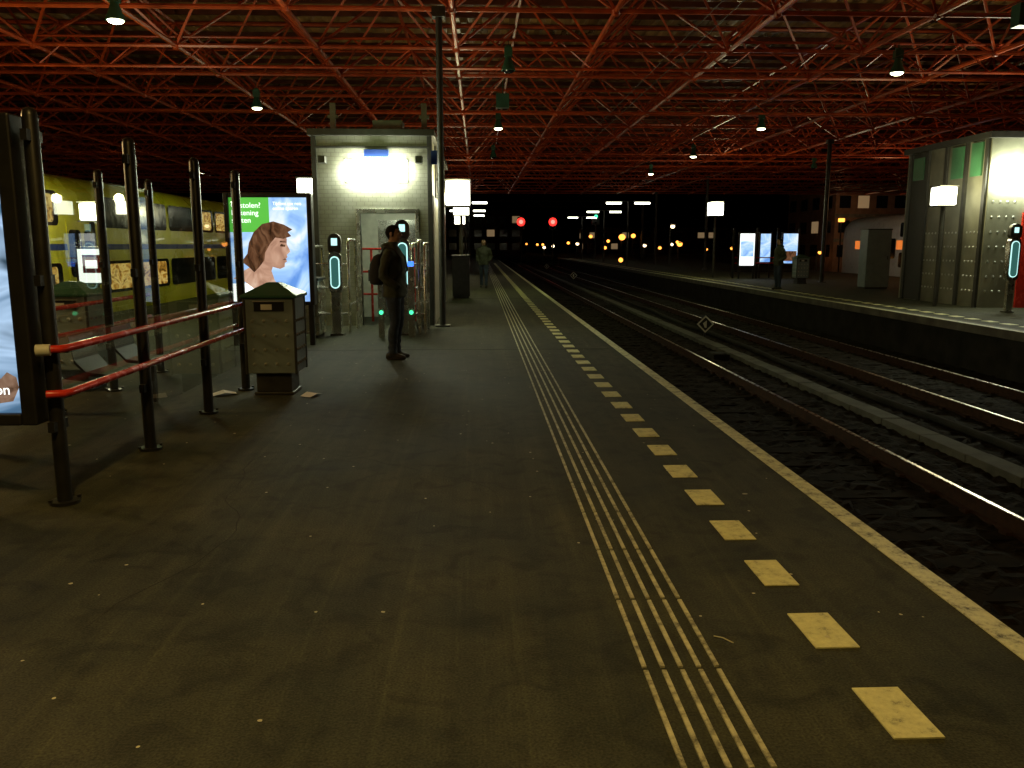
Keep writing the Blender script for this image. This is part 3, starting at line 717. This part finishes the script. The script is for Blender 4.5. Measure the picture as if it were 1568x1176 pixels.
q=MB(); q.tube([(0,0,0),(0,0,0.35)],0.04,0,8); q.ell((0,-0.03,0.42),(0.07,0.06,0.07),1); q.obj('marker_lamp',['dark','warm'],(-0.6,31,0))
M['bwin']=emat('lit_office_window',(0.9,0.6,0.3),0.18)
M['brick']=tile_mat('building_brick',(0.22,0.12,0.08),(0.2,0.19,0.17),0.22,0.07,0.85)
def building(name,x0_,y0_,w,d_,h,fl,cols,litp=0.3):
    q=MB(); q.box(0,0,-1,w,d_,h,0); q.box(-0.2,-0.2,h,w+0.2,d_+0.2,h+0.3,1)
    for f in range(fl):
        z=0.4+f*(h/fl)
        q.box(-0.05,-0.06,z+h/fl*0.62,w+0.05,0.0,z+h/fl*0.76,1)
        for c in range(cols):
            x=w*(c+0.2)/cols; q.box(x,-0.03,z,x+w*0.6/cols,0.0,z+h/fl*0.5,2 if rnd.random()<litp else 3)
        for c in range(int(d_/3)):
            y=3*c+0.8; q.box(-0.03,y,z,0,y+1.6,z+h/fl*0.5,2 if rnd.random()<litp else 3)
    q.obj(name,['brick','concrete','bwin','windark'],(x0_,y0_,0))
building('office_building',33.5,78,14,12,6.8,3,8,0.2)
building('apartment_building',-30,190,40,14,9,3,14,0.08); building('warehouse',30,230,60,20,6,2,20,0.15); building('apartment_building',90,170,40,14,12,4,12,0.3)
for (x,y,e_) in ((31.5,72,200),(19.0,36,70)): 
    q=MB(); q.tube([(0,0,-1),(0,0,3.5)],0.06,0,8); q.box(-.2,-.2,3.5,.2,.2,3.8,1); o=q.obj('lamp_post',['dark','warm'],(x,y,0)); light('POINT','bulb',(0,0.5,3.6),e_,(1,0.55,0.25),o,0.2)
q=MB()
for x in (-13,20.6): q.box(x-.12,104.9,-1,x+.12,105.1,7,0)
for z in (6.2,6.9): q.tube([(-13,105,z),(20.6,105,z)],0.06,0,6)
for i in range(24): q.tube([(-13+1.4*i,105,6.2),(-12.3+1.4*i,105,6.9)],0.03,0,4); q.tube([(-12.3+1.4*i,105,6.9),(-11.6+1.4*i,105,6.2)],0.03,0,4)
q.obj('overhead_line_gantry',['dark'])
q=MB()
for x in (3.85,7.85): q.tube([(x,-4,5.0),(x,300,5.0)],0.008,0,4); q.tube([(x,-4,5.3),(x,300,5.3)],0.008,0,4)
q.obj('overhead_wires',['dark'])

# ------------------------------------------------------------------ people
M['jacket']=pmat('dark_jacket_cloth',(0.042,0.048,0.030),0.75,var=0.4,scale=14,bump=0.5,bscale=25)
M['jeans']=pmat('blue_jeans',(0.03,0.045,0.085),0.8,var=0.35,scale=12,bump=0.5,bscale=30)
M['shoe']=pmat('shoe_leather',(0.02,0.018,0.016),0.5,var=0.3)
M['sole']=pmat('shoe_sole',(0.10,0.09,0.08),0.7)
M['skin']=pmat('skin',(0.42,0.25,0.17),0.5,var=0.12,scale=18)
M['hair']=pmat('dark_hair',(0.012,0.009,0.007),0.85,var=0.4,scale=60,bump=0.8,bscale=120,spec=0.15)
M['pack']=pmat('backpack_fabric',(0.015,0.015,0.018),0.7,var=0.3,scale=20,bump=0.4)
M['lips']=pmat('lips',(0.3,0.12,0.1),0.5)
def remesh(mb,vox,smooth_it,name):
    me=bpy.data.meshes.new('tmp'); me.from_pydata(mb.v,[],mb.f); me.update()
    bm=bmesh.new(); bm.from_mesh(me); bmesh.ops.recalc_face_normals(bm,faces=bm.faces); bm.to_mesh(me); bm.free()
    o=bpy.data.objects.new('tmp',me); S.collection.objects.link(o)
    rm=o.modifiers.new('r','REMESH'); rm.mode='VOXEL'; rm.voxel_size=vox; rm.use_smooth_shade=True
    sm=o.modifiers.new('s','SMOOTH'); sm.factor=0.5; sm.iterations=smooth_it
    dg=bpy.context.evaluated_depsgraph_get(); dg.update()
    out=bpy.data.meshes.new_from_object(o.evaluated_get(dg)); out.name=name
    bpy.data.objects.remove(o); bpy.data.meshes.remove(me)
    return out
def person(name,x,y,rz,scale=1.0,vox=0.013,pack=True,stride=0.0,jmat='jacket'):
    root=empty(name,(x,y,0),rz); root.scale=(scale,)*3
    b_=MB()
    def hring(z,cx,cy,rx,ry,n=20,ex=0.85):
        out=[]
        for i in range(n):
            a=2*math.pi*i/n; c,s_=math.cos(a),math.sin(a)
            out.append((cx+rx*math.copysign(abs(c)**ex,c),cy+ry*math.copysign(abs(s_)**ex,s_),z))
        return out
    b_.rings([hring(0.835,0.0,0,0.155,0.20),hring(0.87,0.0,0,0.162,0.205),hring(0.98,0.01,0,0.150,0.19),hring(1.1,0.012,0,0.145,0.185),hring(1.25,0.01,0,0.150,0.198),hring(1.36,0,0,0.142,0.21),hring(1.43,-0.01,0,0.12,0.205),hring(1.48,-0.012,0,0.092,0.15),hring(1.515,-0.01,0,0.075,0.095),hring(1.57,0.0,0,0.072,0.078)],0)
    b_.ell((-0.085,0,1.50),(0.075,0.125,0.065))
    b_.ell((0,0,0.90),(0.13,0.17,0.13))
    for s_ in (-1,1):
        b_.tube([(-0.01,s_*0.15,1.43),(-0.03,s_*0.215,1.38),(-0.06,s_*0.245,1.26),(-0.085,s_*0.262,1.12),(-0.01,s_*0.255,1.05),(0.08,s_*0.225,0.995),(0.125,s_*0.185,0.965)],[0.055,0.073,0.066,0.062,0.057,0.05,0.04],0,12)
        b_.ell((-0.01,s_*0.185,1.41),(0.075,0.07,0.07))
        k=s_*stride
        hip=(0.0,s_*0.095,0.92); knee=(0.035+k*0.5,s_*0.105,0.50); ank=(-0.01+k,s_*0.105,0.10)
        b_.tube([hip,(0.015+k*.15,s_*0.10,0.78),(0.03+k*.4,s_*0.103,0.6),knee,(0.0+k*.75,s_*0.106,0.36),(-0.005+k*.9,s_*0.105,0.2),ank,(0.0+k,s_*0.105,0.06)],[0.105,0.103,0.083,0.070,0.071,0.06,0.062,0.058],0,14)
        fx=ank[0]; yo=s_*0.11
        b_.rings([[(fx+dx,yo+w_*math.cos(2*math.pi*i/14),max(-0.01,zc+h_*math.sin(2*math.pi*i/14))) for i in range(14)] for dx,w_,zc,h_ in ((-0.095,0.022,0.04,0.03),(-0.08,0.038,0.045,0.05),(-0.03,0.044,0.05,0.06),(0.04,0.046,0.045,0.055),(0.1,0.052,0.035,0.04),(0.155,0.046,0.03,0.03),(0.185,0.02,0.025,0.018))],0)
    me=remesh(b_,vox,4,'body')
    for v in me.vertices:
        if v.co.z<0.004: v.co.z=0.0
        z=v.co.z; n_=v.normal
        if 0.1<z<0.8: f=0.004*math.sin(z*70+v.co.y*30)*max(0,1-abs(z-0.16)/0.14)+0.003*math.sin(z*55+v.co.x*25)
        elif z>=0.86 and z<1.5: f=0.005*math.sin(z*38+v.co.x*22+v.co.y*14)
        else: f=0
        v.co+=n_*f
    for m_ in (jmat,'jeans','shoe','sole'): me.materials.append(M[m_])
    for p_ in me.polygons:
        z=p_.center.z; p_.use_smooth=True
        p_.material_index=0 if z>0.842 else (1 if z>0.085 else (2 if z>0.022 else 3))
    o=bpy.data.objects.new('body',me); S.collection.objects.link(o); o.parent=root
    h=MB()
    h.ell((0.005,0,1.695),(0.098,0.077,0.095),0,20,14); h.ell((0.04,0,1.635),(0.062,0.055,0.075),0,18,12); h.ell((0.055,0,1.585),(0.035,0.032,0.024),0,12,8)
    h.tube([(-0.015,0,1.46),(-0.01,0,1.56),(0.0,0,1.64)],[0.062,0.056,0.056],0,16)
    h.tube([(0.088,0,1.70),(0.112,0,1.672),(0.122,0,1.655),(0.098,0,1.645)],[0.011,0.014,0.016,0.012],0,10)
    h.ell((0.082,0,1.712),(0.022,0.045,0.011),0,12,6); h.ell((0.092,0,1.612),(0.015,0.026,0.013),0,12,6)
    for s_ in (-1,1):
        h.ell((-0.005,s_*0.078,1.665),(0.02,0.011,0.032),0,10,8); h.ell((0.065,s_*0.038,1.66),(0.028,0.022,0.025),0,10,8)
    hm=remesh(h,0.006 if vox<0.02 else 0.012,3,'head')
    for m_ in ('skin','hair','lips'): hm.materials.append(M[m_])
    for p_ in hm.polygons:
        c=p_.center; p_.use_smooth=True; mi=0
        ear=abs(c.y)>0.078 and c.z<1.70
        line=1.742-0.10*max(0,min(1,(0.055-c.x)/0.03)) 
        if c.z>line and not ear and c.z>1.60: mi=1
        if c.x<-0.03 and c.z>1.60 and not ear: mi=1
        if c.x>0.092 and 1.606<c.z<1.622 and abs(c.y)<0.022: mi=2
        p_.material_index=mi
    for v in hm.vertices:
        if v.co.z>1.745 or (v.co.x<-0.03 and v.co.z>1.61): v.co+=v.normal*0.008
    o=bpy.data.objects.new('head',hm); S.collection.objects.link(o); o.parent=root; 
    q=MB()
    for s_ in (-1,1):
        q.ell((0.083,s_*0.032,1.682),(0.012,0.014,0.009),0,10,6); q.ell((0.093,s_*0.032,1.682),(0.004,0.006,0.006),1,8,6)
        q.tube([(0.098,s_*0.012,1.706),(0.1,s_*0.033,1.711),(0.088,s_*0.055,1.704)],0.004,1,6)
    q.obj('eyes_and_brows',['white','hair'],parent=root,smooth=60)
    if pack:
        q=MB(); q.rings([[(cx+rx*math.copysign(abs(math.cos(a))**.5,math.cos(a)),ry*math.copysign(abs(math.sin(a))**.5,math.sin(a)),z) for a in [2*math.pi*i/20 for i in range(20)]] for z,cx,rx,ry in ((1.0,-0.2,0.06,0.11),(1.02,-0.22,0.085,0.14),(1.12,-0.225,0.095,0.15),(1.28,-0.215,0.085,0.15),(1.38,-0.19,0.06,0.13),(1.41,-0.17,0.03,0.09))],0)
        for s_ in (-1,1):
            q.tube([(-0.14,s_*0.10,1.40),(-0.08,s_*0.125,1.50),(0.03,s_*0.135,1.485),(0.13,s_*0.14,1.36),(0.155,s_*0.15,1.2),(0.06,s_*0.2,1.08),(-0.1,s_*0.18,1.04)],0.014,0,8)
        q.box(-0.325,-0.09,1.05,-0.30,0.09,1.2,0)
        q.obj('backpack',['pack'],parent=root,bevel=0.008,smooth=50)
    return root
person('standing_man',-1.14,11.3,R(-8),1.0)
person('pedestrian',0.2,30.4,R(-100),0.97,0.02,pack=False,stride=0.12)
person('waiting_person',10.4,28.6,R(190),0.98,0.02,pack=False)
